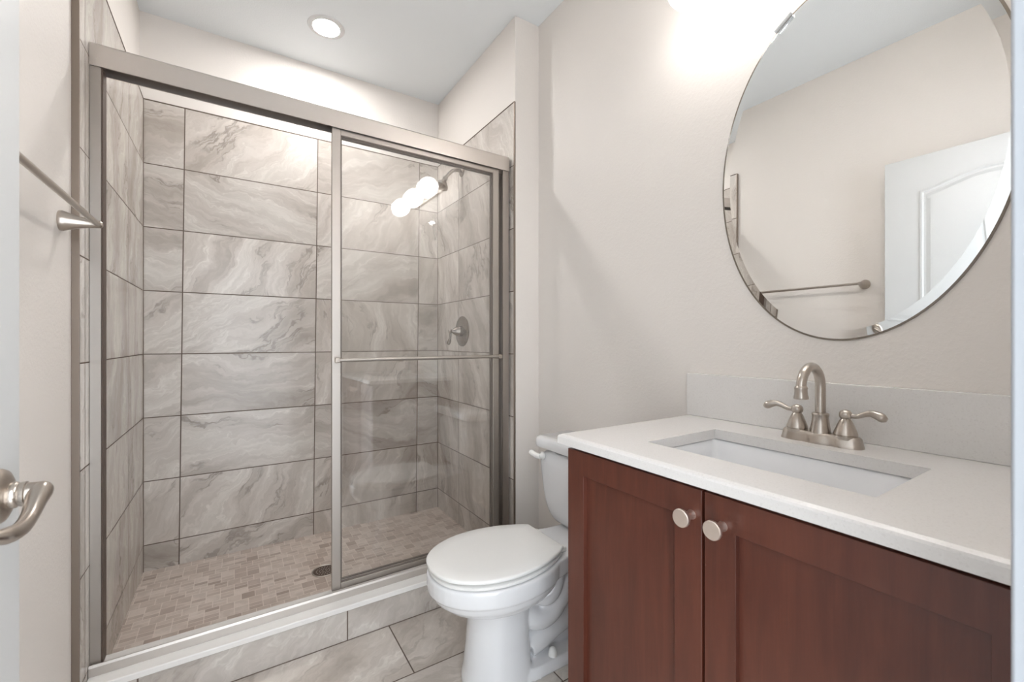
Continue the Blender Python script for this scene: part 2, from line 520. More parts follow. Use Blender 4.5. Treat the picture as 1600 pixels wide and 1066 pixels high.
# strike plate let into the right jamb
t = root('strike_plate', 'dark metal strike plate let into the white door jamb at the right edge', 'strike plate', (OX1, 0.045, -0.212))
bm = B((OX1 - 0.0015, OX1 + 0.001, 0.006, 0.050, -0.242, -0.182))
finish('plate', bm, M['bronze'], t, bevel=0.0005)
bm = bmesh.new()
prof = [(0, 0.0), (0.010, 0.001), (0.0165, 0.0035), (0.020, 0.008)]
rings = []
for k in range(13):
    a = (k / 12 - 0.5) * 2
    hz = 0.019 * a; wd = math.sqrt(max(0, 1 - a * a)) * 0.6 + 0.4
    rings.append([(OX1 - 0.0015 + d * wd, 0.047 + yy * wd, -0.212 + hz) for yy, d in prof] + [(OX1 + 0.0003 + d * wd, 0.047 + yy * wd, -0.212 + hz) for yy, d in reversed(prof)])
loft(bm, rings)
finish('lip', bm, M['bronze'], t)

# ================================================================ the door, open against the left wall
DX1, DX0, DY0, DY1, DZ0, DZ1 = -0.2394, -0.2744, 0.080, 0.835, ZG + 0.012, 0.907
door = root('door', 'white arched-panel interior door standing open beside the left wall', 'door', (-0.257, 0.08, ZG))
finish('slab', B((DX0, DX1, DY0, DY1, DZ0, DZ1)), M['door'], door, bevel=0.002)
def panel_outline(ya, yb, z0, z1, arch, flip):
    """closed loop; the top rises towards the door's middle"""
    pts = [(ya, z0), (yb, z0)]
    n = 24
    for i in range(n + 1):
        s = i / n
        y = yb + (ya - yb) * s
        k = (1 - s) if flip else s
        pts.append((y, z1 + arch * (0.5 - 0.5 * math.cos(2 * PI * s)) ** 0.75 if arch else z1))
    return pts
MID = (DY0 + DY1) / 2
for fx, sg in ((DX1, 1), (DX0, -1)):
    for ya, yb, flip in ((DY0 + 0.135, DY1 - 0.135, False),):
        for z0, z1, arch in ((ZG + 1.02, 0.735, 0.055), (ZG + 0.24, ZG + 0.84, 0.0)):
            a, b = (ya, yb)
            o_ = panel_outline(a, b, z0, z1, arch, not flip)
            cy, cz = (a + b) / 2, (z0 + z1) / 2
            def inset(pts, d):
                out = []
                n = len(pts)
                for i, (y, z) in enumerate(pts):
                    p0 = Vector(pts[i - 1]); p1 = Vector((y, z)); p2 = Vector(pts[(i + 1) % n])
                    e1 = (p1 - p0).normalized() if (p1 - p0).length > 1e-6 else Vector((1, 0))
                    e2 = (p2 - p1).normalized() if (p2 - p1).length > 1e-6 else Vector((1, 0))
                    n1 = Vector((-e1.y, e1.x)); n2 = Vector((-e2.y, e2.x))
                    nn = (n1 + n2); nn = nn / max(0.6, nn.dot(n1)) if nn.length > 1e-6 else n1
                    out.append((y + nn.x * d, z + nn.y * d))
                return out
            bm = bmesh.new()
            rings = []
            for d, h in ((0, -0.001), (0.002, 0.004), (0.010, 0.0045), (0.016, 0.001), (0.024, 0.001), (0.040, 0.0042), (0.050, 0.0045)):
                rings.append([(fx + sg * h, y, z) for y, z in inset(o_, d)])
            loft(bm, rings, True, False, True)
            finish('moulded_panel', bm, M['door'], door, smooth=0)
# hinges
for z in (ZG + 0.22, ZG + 1.05, 0.72):
    bm = bmesh.new(); lathe(bm, [(0, 0.006), (0.09, 0.006)], (DX1 + 0.006, DY0 - 0.006, z - 0.045), (0, 0, 1), 12)
    box(bm, DX0 + 0.004, DX1, DY0 - 0.0018, DY0, z - 0.045, z + 0.045)
    finish('hinge', bm, M['nickel'], door, smooth=40)
LY, LZ = 0.764, -0.186
for fx, sg in ((DX1, 1), (DX0, -1)):
    bm = bmesh.new()
    lathe(bm, [(0, 0.032), (0.004, 0.0325), (0.008, 0.030), (0.011, 0.024), (0.013, 0.017)], (fx, LY, LZ), (sg, 0, 0), 40)
    ro = finish('rosette', bm, M['nickel'], door, smooth=35)
    bm = bmesh.new()
    lathe(bm, [(0.010, 0.014), (0.014, 0.0155), (0.018, 0.0155), (0.020, 0.0135), (0.022, 0.0145), (0.026, 0.0145), (0.027, 0.0128), (0.036, 0.0122), (0.042, 0.0105), (0.044, 0.005)],
          (fx, LY, LZ), (sg, 0, 0), 28)
    # handle bar: leaves the shank end and runs back along the door in a gentle wave
    P = spline([(0.037, 0.011, 0.002), (0.038, 0.0, 0.001), (0.039, -0.020, -0.007), (0.041, -0.045, -0.016), (0.042, -0.075, -0.020), (0.040, -0.105, -0.016), (0.036, -0.124, -0.010)], 6)
    rr = spline([(0.006,), (0.0118,), (0.0098,), (0.0082,), (0.0082,), (0.0086,), (0.004,)], 6)
    tube(bm, [(fx + sg * a, LY + b, LZ + c) for a, b, c in P], [q[0] for q in rr], 18, flat=lambda i: (1.0, 1.0))
    finish('handle', bm, M['nickel'], door, smooth=50)

# ================================================================ towel bar on the left wall
t = root('towel_bar', 'brushed nickel towel bar with cone posts on the left wall beside the shower', 'towel bar', (XW, 1.27, 0.316))
TX = -0.311
for y in (0.965, 1.592):
    bm = bmesh.new()
    lathe(bm, [(0, 0.026), (0.002, 0.0265), (0.006, 0.0265), (0.014, 0.0235), (0.030, 0.018), (0.052, 0.0125), (0.070, 0.0100), (0.080, 0.0092), (0.0835, 0.006)], (XW, y, 0.316), (1, 0, 0), 32)
    finish('post', bm, M['nickel'], t, smooth=35)
bm = bmesh.new(); tube(bm, [(TX, 0.967, 0.316), (TX, 1.590, 0.316)], 0.0072, 20)
finish('rail', bm, M['nickel'], t)

# ================================================================ shower curb with marble sill
t = root('shower_curb', 'low tiled shower curb topped by a white marble sill', 'curb', (0.39, 1.80, ZG))
o = finish('tiled_base', B((XL, XR, 1.735, 1.865, ZG, -1.031)), M['tile_curb'], t, smooth=0)
uvl = o.data.uv_layers.new(name='UVMap')
for p in o.data.polygons:
    for li in p.loop_indices:
        c = o.data.vertices[o.data.loops[li].vertex_index].co + Vector((0.39, 1.80, ZG))
        uvl.data[li].uv = (c.x, c.z) if abs(p.normal.y) > 0.5 else (c.x, c.y + 0.1)
finish('grout_joint', B((XL, XR, 1.7335, 1.7355, ZG, ZG + 0.003)), M['groove'], t)
finish('sill', B((XL, XR, 1.724, 1.875, -1.031, -1.010)), M['marble'], t, bevel=0.004, seg=3)

# ================================================================ framed sliding shower door
sd = root('shower_door', 'brushed nickel framed sliding glass shower door in the alcove opening', 'shower door', (XL, 1.79, -1.01), rz=R(0.5))
def q(x0, x1, y0, y1, z0, z1):      # local to the door frame: x from the left tile, y from its front, z world
    return (x0 - XL, x1 - XL, y0 - 1.79, y1 - 1.79, z0 + 1.01, z1 + 1.01)
XE = XR - 0.009
bm = bmesh.new()
prof = [(1.782, 0.835), (1.782, 0.899), (1.786, 0.904), (1.842, 0.904), (1.846, 0.899), (1.846, 0.835), (1.842, 0.835), (1.842, 0.895), (1.786, 0.895), (1.786, 0.835)]
loft(bm, [[(x - XL, y - 1.79, z + 1.01) for y, z in prof] for x in (XL + 0.001, XE)])
finish('header', bm, M['framev'], sd, smooth=0, local=True)
bm = bmesh.new()
prof = [(1.772, -1.010), (1.772, -0.984), (1.776, -0.977), (1.781, -0.978), (1.786, -0.990), (1.790, -1.004), (1.802, -1.006), (1.803, -1.010)]
loft(bm, [[(x - XL, y - 1.79, z + 1.01) for y, z in prof] for x in (XL + 0.001, XE)])
finish('bottom_track', bm, M['track'], sd, smooth=0, local=True)
for xa, xb, e in ((XL + 0.001, XL + 0.026, 1), (XE - 0.034, XE, -1)):
    bm = bmesh.new()
    if e > 0:
        pf = [(xa, 1.789), (xb, 1.789), (xb, 1.795), (xa + 0.016, 1.797), (xa + 0.016, 1.832), (xb, 1.834), (xb, 1.840), (xa, 1.840)]
    else:
        pf = [(xb, 1.789), (xa, 1.789), (xa, 1.795), (xb - 0.014, 1.797), (xb - 0.014, 1.832), (xa, 1.834), (xa, 1.840), (xb, 1.840)]
    loft(bm, [[(x - XL, y - 1.79, z + 1.01) for x, y in pf] for z in (-0.990, 0.836)])
    finish('side_jamb', bm, M['frame'], sd, smooth=0, local=True)
def sliding(x0, x1, yy, label=None):
    """frame first (the part), pane and rail as sub-parts"""
    z0, z1 = -0.981, 0.850
    ws, wr = 0.0325, 0.024
    w = 0.017
    pr = lambda a0, a1, b0, b1: q(a0, a1, yy, yy + w, b0, b1)
    bm = B(pr(x0, x0 + ws, z0, z1), pr(x1 - ws, x1, z0, z1), pr(x0 + ws, x1 - ws, z0, z0 + wr), pr(x0 + ws, x1 - ws, z1 - 0.036, z1 + 0.015))
    pn = finish('sliding_panel', bm, M['frame'], sd, smooth=0, local=True, bevel=0.0018)
    if label: pn['label'] = label
    bm = B(q(x0 + ws - 0.006, x1 - ws + 0.006, yy + 0.006, yy + 0.011, z0 + wr - 0.006, z1 - 0.030))
    finish('glass_pane', bm, M['glass'], pn, smooth=0, local=True)
    # dark rubber seal round the pane
    g = 0.0035
    bm = B(q(x0 + ws, x0 + ws + g, yy + 0.003, yy + 0.014, z0 + wr, z1 - 0.036), q(x1 - ws - g, x1 - ws, yy + 0.003, yy + 0.014, z0 + wr, z1 - 0.036),
           q(x0 + ws + g, x1 - ws - g, yy + 0.003, yy + 0.014, z0 + wr, z0 + wr + g), q(x0 + ws + g, x1 - ws - g, yy + 0.003, yy + 0.014, z1 - 0.036 - g, z1 - 0.036))
    finish('gasket', bm, M['seal'], pn, smooth=0, local=True)
    return pn
finish('jamb_reflection_strip', B(q(XL + 0.0262, XL + 0.0300, 1.793, 1.838, -0.990, 0.836)), M['umber'], sd, smooth=0, local=True)  # added dark strip, stands for the dark reflection on the left jamb's inner edge
fp = sliding(0.3210, 1.0860, 1.795, 'front glass panel with a towel rail')
sliding(0.327, 1.0890, 1.817)
# towel rail across the front panel
zb = -0.0745
bm = bmesh.new()
tube(bm, [(0.3415 - XL, 1.771 - 1.79, zb + 1.01), (1.0860 - XL, 1.771 - 1.79, zb + 1.01)], 0.0078, 20)
finish('towel_rail', bm, M['frame'], fp, local=True)
for xx in (0.3370, 1.0775):
    finish('rail_bracket', B(q(xx - 0.009, xx + 0.009, 1.763, 1.7955, zb - 0.010, zb + 0.010)), M['nickel'], fp, smooth=0, local=True, bevel=0.003)
for xx in (0.3370, 1.0775):      # little screws
    for zz in (zb,):
        bm = bmesh.new(); lathe(bm, [(0, 0.003), (0.0015, 0.0028)], (xx - XL, 1.763 - 1.79, zz + 1.01), (0, -1, 0), 12)
        finish('screw', bm, M['nickel'], fp, local=True)

# ================================================================ shower fittings on the right tile wall
t = root('shower_fixture', 'brushed nickel shower head on a bent arm high on the right tile wall', 'shower head', (XR, 2.34, 1.016))
bm = bmesh.new(); lathe(bm, [(0, 0.031), (0.003, 0.031), (0.007, 0.026), (0.012, 0.015), (0.014, 0.011)], (XR, 2.34, 1.016), (-1, 0, 0), 32)
finish('flange', bm, M['nickel_d'], t, smooth=35)
bm = bmesh.new()
A = spline([(XR - 0.004, 2.34, 1.016), (XR - 0.03, 2.34, 1.017), (XR - 0.06, 2.34, 1.008), (XR - 0.085, 2.34, 0.985), (XR - 0.105, 2.34, 0.960)], 6)
tube(bm, A, 0.0105, 18); finish('arm', bm, M['nickel_d'], t)
bm = bmesh.new()
lathe(bm, [(0, 0.010), (0.004, 0.014), (0.014, 0.015), (0.018, 0.012), (0.026, 0.014), (0.040, 0.024), (0.055, 0.037), (0.064, 0.041), (0.070, 0.041), (0.072, 0.037), (0.073, 0.010)],
      (XR - 0.104, 2.34, 0.962), (-0.45, 0, -0.89), 32)
finish('spray_head', bm, M['nickel_d'], t, smooth=35)

t = root('shower_valve', 'brushed nickel shower valve with round plate and lever on the right tile wall', 'shower valve', (XR, 2.335, 0.058))
bm = bmesh.new(); lathe(bm, [(0, 0.090), (0.003, 0.0905), (0.006, 0.086), (0.009, 0.074), (0.010, 0.066), (0.013, 0.056), (0.014, 0.036)], (XR, 2.335, 0.058), (-1, 0, 0), 56)
finish('plate', bm, M['nickel_d'], t, smooth=30)
bm = bmesh.new(); lathe(bm, [(0.012, 0.030), (0.020, 0.031), (0.026, 0.032), (0.030, 0.029), (0.040, 0.027), (0.052, 0.021), (0.062, 0.013), (0.070, 0.010), (0.075, 0.0115), (0.082, 0.012), (0.087, 0.008), (0.088, 0.001)],
                         (XR, 2.335, 0.058), (-1, 0, 0), 36)
finish('hub', bm, M['nickel_d'], t, smooth=35)
bm = bmesh.new()
A = spline([(XR - 0.079, 2.335, 0.060), (XR - 0.079, 2.336, 0.040), (XR - 0.080, 2.337, 0.016), (XR - 0.086, 2.338, -0.008), (XR - 0.090, 2.338, -0.022)], 6)
rr = [x[0] for x in spline([(0.0085,), (0.0075,), (0.0075,), (0.0110,), (0.006,)], 6)]
tube(bm, A, rr, 14); finish('lever', bm, M['nickel_d'], t)

t = root('floor_drain', 'round perforated metal drain in the shower mosaic floor', 'drain', (0.368, 2.252, ZF))
bm = bmesh.new(); lathe(bm, [(-0.006, 0.056), (0.003, 0.058), (0.0045, 0.055), (0.002, 0.050), (0.0, 0.050)], (0.368, 2.252, ZF), (0, 0, 1), 48)
finish('rim', bm, M['frame'], t, smooth=30)
bm = bmesh.new(); lathe(bm, [(0.0, 0.0505), (0.0012, 0.0500)], (0.368, 2.252, ZF), (0, 0, 1), 40)
finish('grate', bm, M['umber'], t)
bm = bmesh.new()
for rr_, n in ((0.011, 6), (0.023, 12), (0.036, 18)):
    for i in range(n):
        a = 2 * PI * i / n
        lathe(bm, [(0.0013, 0.0037), (0.0016, 0.0036)], (0.368 + rr_ * math.cos(a), 2.252 + rr_ * math.sin(a), ZF), (0, 0, 1), 10)
o = finish('raised_studs', bm, M['frame'], t)

# ================================================================ recessed ceiling light
t = root('ceiling_light', 'round recessed ceiling light above the shower', 'ceiling light', (0.393, 2.355, ZC))
bm = bmesh.new(); lathe(bm, [(0.0, 0.088), (0.003, 0.086), (0.006, 0.077), (0.006, 0.063), (0.001, 0.061)], (0.393, 2.355, ZC), (0, 0, -1), 56, cap0=True, cap1=False)
finish('trim_ring', bm, M['white_metal'], t, smooth=35)
bm = bmesh.new(); lathe(bm, [(0.0015, 0.061), (0.0035, 0.0605)], (0.393, 2.355, ZC), (0, 0, -1), 48)
o = finish('lens', bm, M['can'], t)
o['label'] = 'glowing white lens'

# ================================================================ vanity light bar
VZ = 1.080
t = root('vanity_light', 'three-shade nickel vanity light on the wall above the oval mirror', 'wall light', (X2, 0.505, VZ))
bm = bmesh.new()
rings = []
for k, (dx, g) in enumerate(((0, 0.0), (0.006, 0.0), (0.016, -0.006), (0.020, -0.018))):
    rr_ = 0.038 + g; L_ = 0.31
    ring = []
    for s, c0 in ((1, 0.505 + L_ - 0.055), (-1, 0.505 - L_ + 0.055)):
        for i in range(13):
            a = -PI / 2 + PI * i / 12
            ring.append((X2 - dx, c0 + s * math.cos(a) * rr_, VZ + 0.040 + s * math.sin(a) * rr_))
    rings.append(ring)
loft(bm, rings)
finish('backplate', bm, M['nickel'], t, smooth=30)
for y in (0.800, 0.530, 0.260):
    ax = Vector((-0.94, 0, -0.34)).normalized()
    neck = Vector((X2 - 0.05, y, VZ + 0.024))
    bm = bmesh.new(); tube(bm, spline([(X2 - 0.018, y, VZ + 0.040), (X2 - 0.035, y, VZ + 0.034), tuple(neck), tuple(neck + ax * 0.02)], 5), 0.008, 14)
    lathe(bm, [(0.005, 0.012), (0.010, 0.024), (0.030, 0.027), (0.036, 0.029), (0.040, 0.024)], neck, ax, 28)
    finish('arm', bm, M['nickel'], t, smooth=40)
    bm = bmesh.new()
    k_ = 0.92
    lathe(bm, [(0.034 + (a - 0.034) * k_, b * k_) for a, b in [(0.034, 0.024), (0.046, 0.040), (0.062, 0.058), (0.085, 0.070), (0.110, 0.073), (0.135, 0.068), (0.155, 0.056), (0.166, 0.044), (0.163, 0.043), (0.152, 0.053), (0.133, 0.064), (0.110, 0.069), (0.086, 0.066), (0.064, 0.055), (0.048, 0.037), (0.038, 0.022)]],
          neck, ax, 36, False, False)
    finish('shade', bm, M['globe'], t, smooth=60)
    bm = bmesh.new()
    lathe(bm, [(0.030, 0.012), (0.050, 0.014), (0.075, 0.022), (0.096, 0.027), (0.112, 0.025), (0.124, 0.014), (0.128, 0.002)], neck, ax, 24)
    finish('bulb', bm, M['bulb'], t, smooth=60)

# ================================================================ oval mirror with a bevelled rim
MY, MZ, MA, MB_ = 0.4725, 0.4665, 0.3130, 0.4655
mr = root('mirror', 'large oval wall mirror with a thin slanted glass border above the sink', 'mirror', (X2, MY, MZ))
def oval(x, d, n=160):
    return [(x, MY + (MA - d) * math.cos(2 * PI * i / n), MZ + (MB_ - d) * math.sin(2 * PI * i / n)) for i in range(n)]
bm = bmesh.new()
loft(bm, [oval(X2 - 0.0050, 0.025), oval(X2 - 0.0040, 0.0245)], True, True, True)
finish('glass_face', bm, M['mirror'], mr, smooth=0)
bm = bmesh.new()
loft(bm, [oval(X2 - 0.0049, 0.0252), oval(X2 - 0.0027, 0.0)], True, False, False)
o = finish('bevel', bm, M['mirror'], mr, smooth=20)
bm = bmesh.new()
loft(bm, [oval(X2 - 0.0031, 0.0006), oval(X2 - 0.0027, -0.0003), oval(X2 - 0.0004, -0.0003)], True, True, True)
finish('rim', bm, M['rimglass'], mr, smooth=30)
for sg in (1, -1):
    # clear plastic clips that hold the upper edge
    ang = R(65) if sg > 0 else R(115)
    cy, cz = MY + (MA) * math.cos(ang), MZ + (MB_) * math.sin(ang)
    tn = Vector((0, -MA * math.sin(ang), MB_ * math.cos(ang))).normalized(); nr = Vector((0, MB_ * math.cos(ang), MA * math.sin(ang))).normalized()
    bm = bmesh.new(); c0 = Vector((X2 - 0.0005, cy, cz))
    pl = [(-0.026, -0.004), (-0.022, -0.012), (0.022, -0.012), (0.026, -0.004), (0.026, 0.006), (-0.026, 0.006)]
    loft(bm, [[c0 + tn * a + nr * b + Vector((-h, 0, 0)) for a, b in pl] for h in (0.0052, 0.0080)])
    pl2 = [(-0.026, 0.0008), (0.026, 0.0008), (0.026, 0.006), (-0.026, 0.006)]
    loft(bm, [[c0 + tn * a + nr * b + Vector((-h, 0, 0)) for a, b in pl2] for h in (0.0, 0.0051)])
    finish('clip', bm, M['clip'], mr, smooth=0)

# ================================================================ vanity cabinet
CX, CY0, CY1 = 0.745, 0.060, 0.884
KZ = -0.246        # top of the counter
CT = -0.281        # top of the cabinet
va = root('vanity_cabinet', 'dark cherry vanity cabinet with two shaker doors under the white counter', 'cabinet', (1.02, 0.49, ZG))
XC2 = X2 - 0.001
bm = B((CX + 0.020, XC2, CY1 - 0.018, CY1, -1.05, CT + 0.006), (CX + 0.020, XC2, CY0, CY0 + 0.018, -1.05, CT + 0.006),
       (CX + 0.020, XC2, CY0 + 0.018, CY1 - 0.018, -1.05, -1.032), (XC2 - 0.006, XC2, CY0 + 0.018, CY1 - 0.018, -1.032, CT + 0.006),
       (CX + 0.020, CX + 0.039, CY0 + 0.018, CY1 - 0.018, CT - 0.05, CT + 0.006), (CX + 0.075, XC2, CY0 + 0.01, CY1 - 0.01, ZG, -1.05))
finish('body', bm, M['wood'], va, smooth=0)
def shaker(y0, y1, ky):
    z0, z1 = -1.045, CT - 0.003
    s = 0.060
    bm = bmesh.new()
    rc = lambda x, d: [(x, y0 + d, z0 + d), (x, y1 - d, z0 + d), (x, y1 - d, z1 - d), (x, y0 + d, z1 - d)]
    rg = [rc(CX + 0.019, 0), rc(CX + 0.0006, 0), rc(CX, 0.0006), rc(CX, s - 0.0004), rc(CX + 0.0004, s), rc(CX + 0.019, s)]
    loft(bm, rg + [rg[0]], True, False, False); bmesh.ops.remove_doubles(bm, verts=bm.verts, dist=1e-6)
    dr = finish('door', bm, M['wood'], va, smooth=0)
    finish('recessed_panel', B((CX + 0.012, CX + 0.017, y0 + s - 0.004, y1 - s + 0.004, z0 + s - 0.004, z1 - s + 0.004)), M['wood'], dr, smooth=0)
    bm = bmesh.new()
    lathe(bm, [(0, 0.0095), (0.003, 0.0085), (0.010, 0.0078), (0.018, 0.0095), (0.024, 0.014), (0.028, 0.0162), (0.031, 0.0173), (0.0345, 0.0173), (0.0362, 0.0163), (0.0362, 0.0)], (CX + 0.0005, ky, -0.336), (-1, 0, 0), 36, True, False)
    bmesh.ops.remove_doubles(bm, verts=bm.verts, dist=1e-6)
    k = finish('knob', bm, M['knob'], dr, smooth=30)
    k['label'] = 'round satin nickel knob'
shaker(0.4945, CY1, 0.5160)
shaker(CY0 + 0.002, 0.4885, 0.4525)

# ---------------------------------------------------------------- counter slab with a cut-out, and its backsplash
ct = root('countertop', 'white speckled quartz counter with rectangular sink cut-out on the dark cabinet', 'countertop', (1.0, 0.48, KZ - 0.03))
FX, LYE = 0.7238, 0.9023
SX0, SX1, SY0, SY1 = 0.848, 1.128, 0.262, 0.708
yr = YF + 0.001
bm = bmesh.new()
zb_ = -0.272
def ringxy(x0, x1, y0, y1, z, r=0.0, n=4):
    if r == 0: return [(x0, y0, z), (x1, y0, z), (x1, y1, z), (x0, y1, z)]
    o_ = []
    for cx, cy, a0 in ((x0 + r, y0 + r, PI), (x1 - r, y0 + r, 1.5 * PI), (x1 - r, y1 - r, 0), (x0 + r, y1 - r, 0.5 * PI)):
        for i in range(n + 1):
            a = a0 + PI / 2 * i / n
            o_.append((cx + r * math.cos(a), cy + r * math.sin(a), z))
    return o_
XB = X2 - 0.001
e = 0.010
outer = [
    [(FX + 0.001, yr, zb_), (XB, yr, zb_), (XB, LYE - 0.001, zb_), (FX + 0.001, LYE - 0.001, zb_)],
    [(FX, yr, zb_ + 0.001), (XB, yr, zb_ + 0.001), (XB, LYE, zb_ + 0.001), (FX, LYE, zb_ + 0.001)],
    [(FX, yr, KZ - 0.0075), (XB, yr, KZ - 0.0075), (XB, LYE, KZ - 0.0075), (FX, LYE, KZ - 0.0075)],
    [(FX + e * 0.25, yr, KZ - 0.0035), (XB, yr, KZ - 0.0035), (XB, LYE - e * 0.25, KZ - 0.0035), (FX + e * 0.25, LYE - e * 0.25, KZ - 0.0035)],
    [(FX + e, yr, KZ), (XB, yr, KZ), (XB, LYE - e, KZ), (FX + e, LYE - e, KZ)],
    [(SX0, SY0, KZ), (SX1, SY0, KZ), (SX1, SY1, KZ), (SX0, SY1, KZ)],
    [(SX0, SY0, zb_), (SX1, SY0, zb_), (SX1, SY1, zb_), (SX0, SY1, zb_)],
]
outer.append(outer[0])
loft(bm, outer, True, False, False)
bmesh.ops.remove_doubles(bm, verts=bm.verts, dist=1e-6)
finish('slab', bm, M['quartz'], ct, smooth=25)
bs = finish('backsplash', B((X2 - 0.020, X2 - 0.0005, YF + 0.001, LYE, KZ + 0.0002, -0.1075)), M['quartz'], None, smooth=0, bevel=0.0015, origin=(X2 - 0.01, 0.48, KZ))
bs['label'] = 'low white quartz backsplash strip along the wall behind the faucet'; bs['category'] = 'backsplash'

# ---------------------------------------------------------------- undermount sink
sk = root('sink', 'white rectangular undermount sink below the counter cut-out', 'sink', (0.99, 0.485, KZ - 0.16))
bm = bmesh.new()
zs = zb_ - 0.0006
rg = []
for g, z, r in ((0.022, zs - 0.012, 0.02), (0.022, zs, 0.02), (-0.006 + 0.012, zs, 0.018), (0.002, zs - 0.003, 0.016)):
    rg.append(ringxy(SX0 - g, SX1 + g, SY0 - g, SY1 + g, z, r + g * 0.5))
for g, z, r in ((-0.010, zs - 0.030, 0.022), (-0.026, zs - 0.080, 0.030), (-0.040, zs - 0.108, 0.036), (-0.062, zs - 0.122, 0.040), (-0.10, zs - 0.127, 0.03)):
    rg.append(ringxy(SX0 - g, SX1 + g, SY0 - g, SY1 + g, z, r))
loft(bm, rg, True, False, True)
# outside skin
rg = [ringxy(SX0 - 0.022, SX1 + 0.022, SY0 - 0.022, SY1 + 0.022, zs - 0.012, 0.031), ringxy(SX0 - 0.004, SX1 + 0.004, SY0 - 0.004, SY1 + 0.004, zs - 0.030, 0.03),
      ringxy(SX0 + 0.02, SX1 - 0.02, SY0 + 0.02, SY1 - 0.02, zs - 0.115, 0.04), ringxy(SX0 + 0.08, SX1 - 0.08, SY0 + 0.08, SY1 - 0.08, zs - 0.137, 0.03)]
loft(bm, rg, True, False, True)
finish('basin', bm, M['porc'], sk, smooth=50)
bm = bmesh.new(); lathe(bm, [(0, 0.022), (0.002, 0.022), (0.003, 0.018), (0.001, 0.015)], (1.0, 0.485, zs - 0.128), (0, 0, 1), 32)
finish('drain', bm, M['nickel'], sk, smooth=35)

# ---------------------------------------------------------------- faucet
FXc, FYc = 1.196, 0.477
fa = root('faucet', 'brushed nickel two-handle faucet with high arc spout behind the sink', 'faucet', (FXc, FYc, KZ))
bm = bmesh.new()
def dog(s, z):
    """base plate outline: two round ends and a waisted middle"""
    o_ = []
    n = 48
    for i in range(n):
        a = 2 * PI * i / n
        L = 0.081 * s if False else 0.0
        # stadium with a narrow waist
        t_ = math.cos(a)
        y = 0.086 * (abs(t_) ** 0.75) * (1 if t_ >= 0 else -1)
        w = 0.0285 * (abs(math.sin(a)) ** 0.62) * (1 if math.sin(a) >= 0 else -1)
        waist = 1 - 0.16 * math.exp(-((abs(y) - 0.030) / 0.010) ** 2)
        o_.append((FXc + w * waist * s, FYc + y * (s * 0.35 + 0.65) if False else FYc + y - (1 - s) * 0.028 * (1 if y > 0 else -1) * min(1, abs(y) / 0.02), z))
    return o_
loft(bm, [dog(1.0, KZ), dog(1.0, KZ + 0.003), dog(0.97, KZ + 0.006), dog(0.90, KZ + 0.016), dog(0.84, KZ + 0.022), dog(0.72, KZ + 0.0255)])
finish('base_plate', bm, M['nickel'], fa, smooth=50)
bm = bmesh.new()
lathe(bm, [(0.022, 0.0225), (0.030, 0.0215), (0.045, 0.0185), (0.062, 0.0165), (0.066, 0.0175), (0.069, 0.0180), (0.072, 0.0165), (0.073, 0.0130)], (FXc, FYc, KZ), (0, 0, 1), 36)
finish('spout_collar', bm, M['nickel'], fa, smooth=35)
bm = bmesh.new()
zA = KZ + 0.136; RA = 0.049
path = [(FXc, FYc, KZ + 0.070), (FXc, FYc, KZ + 0.10), (FXc, FYc, zA - 0.008)]
for i in range(0, 17):
    a = PI * i / 16 * 0.97
    path.append((FXc - RA + RA * math.cos(a), FYc, zA + RA * math.sin(a)))
lx, ly, lz = path[-1]
path.append((lx - 0.0005, FYc, lz - 0.004))
n_ = len(path)
tube(bm, path, [0.0112 - 0.0008 * min(1, i / (n_ * 0.5)) for i in range(n_)], 24)
tip = Vector(path[-1]); axd = Vector((0.05, 0, -1)).normalized()
lathe(bm, [(-0.006, 0.0108), (-0.003, 0.0132), (0.0, 0.0137), (0.003, 0.0127), (0.014, 0.0133), (0.018, 0.0145), (0.0215, 0.0152), (0.024, 0.0146), (0.0245, 0.0105), (0.019, 0.010)], tip, axd, 32)
finish('spout', bm, M['nickel'], fa, smooth=40)
for s in (1, -1):
    hy = FYc + s * 0.0515
    bm = bmesh.new()
    lathe(bm, [(0.018, 0.0235), (0.0265, 0.0235), (0.0275, 0.0222), (0.0290, 0.0235), (0.033, 0.0228), (0.041, 0.0200), (0.051, 0.0165), (0.060, 0.0128), (0.0635, 0.0105), (0.0650, 0.0095), (0.067, 0.0105)], (FXc, hy, KZ), (0, 0, 1), 36)
    finish('handle_base', bm, M['nickel'], fa, smooth=35)
    bm = bmesh.new()
    lathe(bm, [(0.064, 0.004), (0.066, 0.0105), (0.070, 0.0125), (0.075, 0.0132), (0.080, 0.0122), (0.084, 0.009), (0.0865, 0.002)], (FXc, hy, KZ), (0, 0, 1), 28)
    # lever: slim neck, upward wave, flat paddle tip, pointing away from the spout
    A = spline([(0.0, 0.0, 0.0745), (0.002, 0.012, 0.0730), (0.003, 0.023, 0.0740), (0.003, 0.036, 0.0800), (0.001, 0.048, 0.0835), (-0.002, 0.061, 0.0805), (-0.003, 0.070, 0.0760), (-0.003, 0.0765, 0.0735)], 6)
    rr = [x[0] for x in spline([(0.0062,), (0.0060,), (0.0058,), (0.0066,), (0.0080,), (0.0100,), (0.0100,), (0.0050,)], 6)]
    dirv = Vector((-0.10 if s > 0 else -0.02, s, 0)).normalized()
    nn = len(A)
    tube(bm, [(FXc + a * 0.5 + dirv.x * b, hy + dirv.y * b, KZ + c) for a, b, c in A], rr, 16,
         flat=lambda i: (1.0, 0.95))
    finish('lever', bm, M['nickel'], fa, smooth=60)
bm = bmesh.new()
lathe(bm, [(0.0, 0.0028), (0.050, 0.0028), (0.052, 0.0050), (0.057, 0.0050), (0.060, 0.002)], (FXc + 0.031, FYc, KZ - 0.0), (0, 0, 1), 14)
finish('lift_rod', bm, M['nickel'], fa)

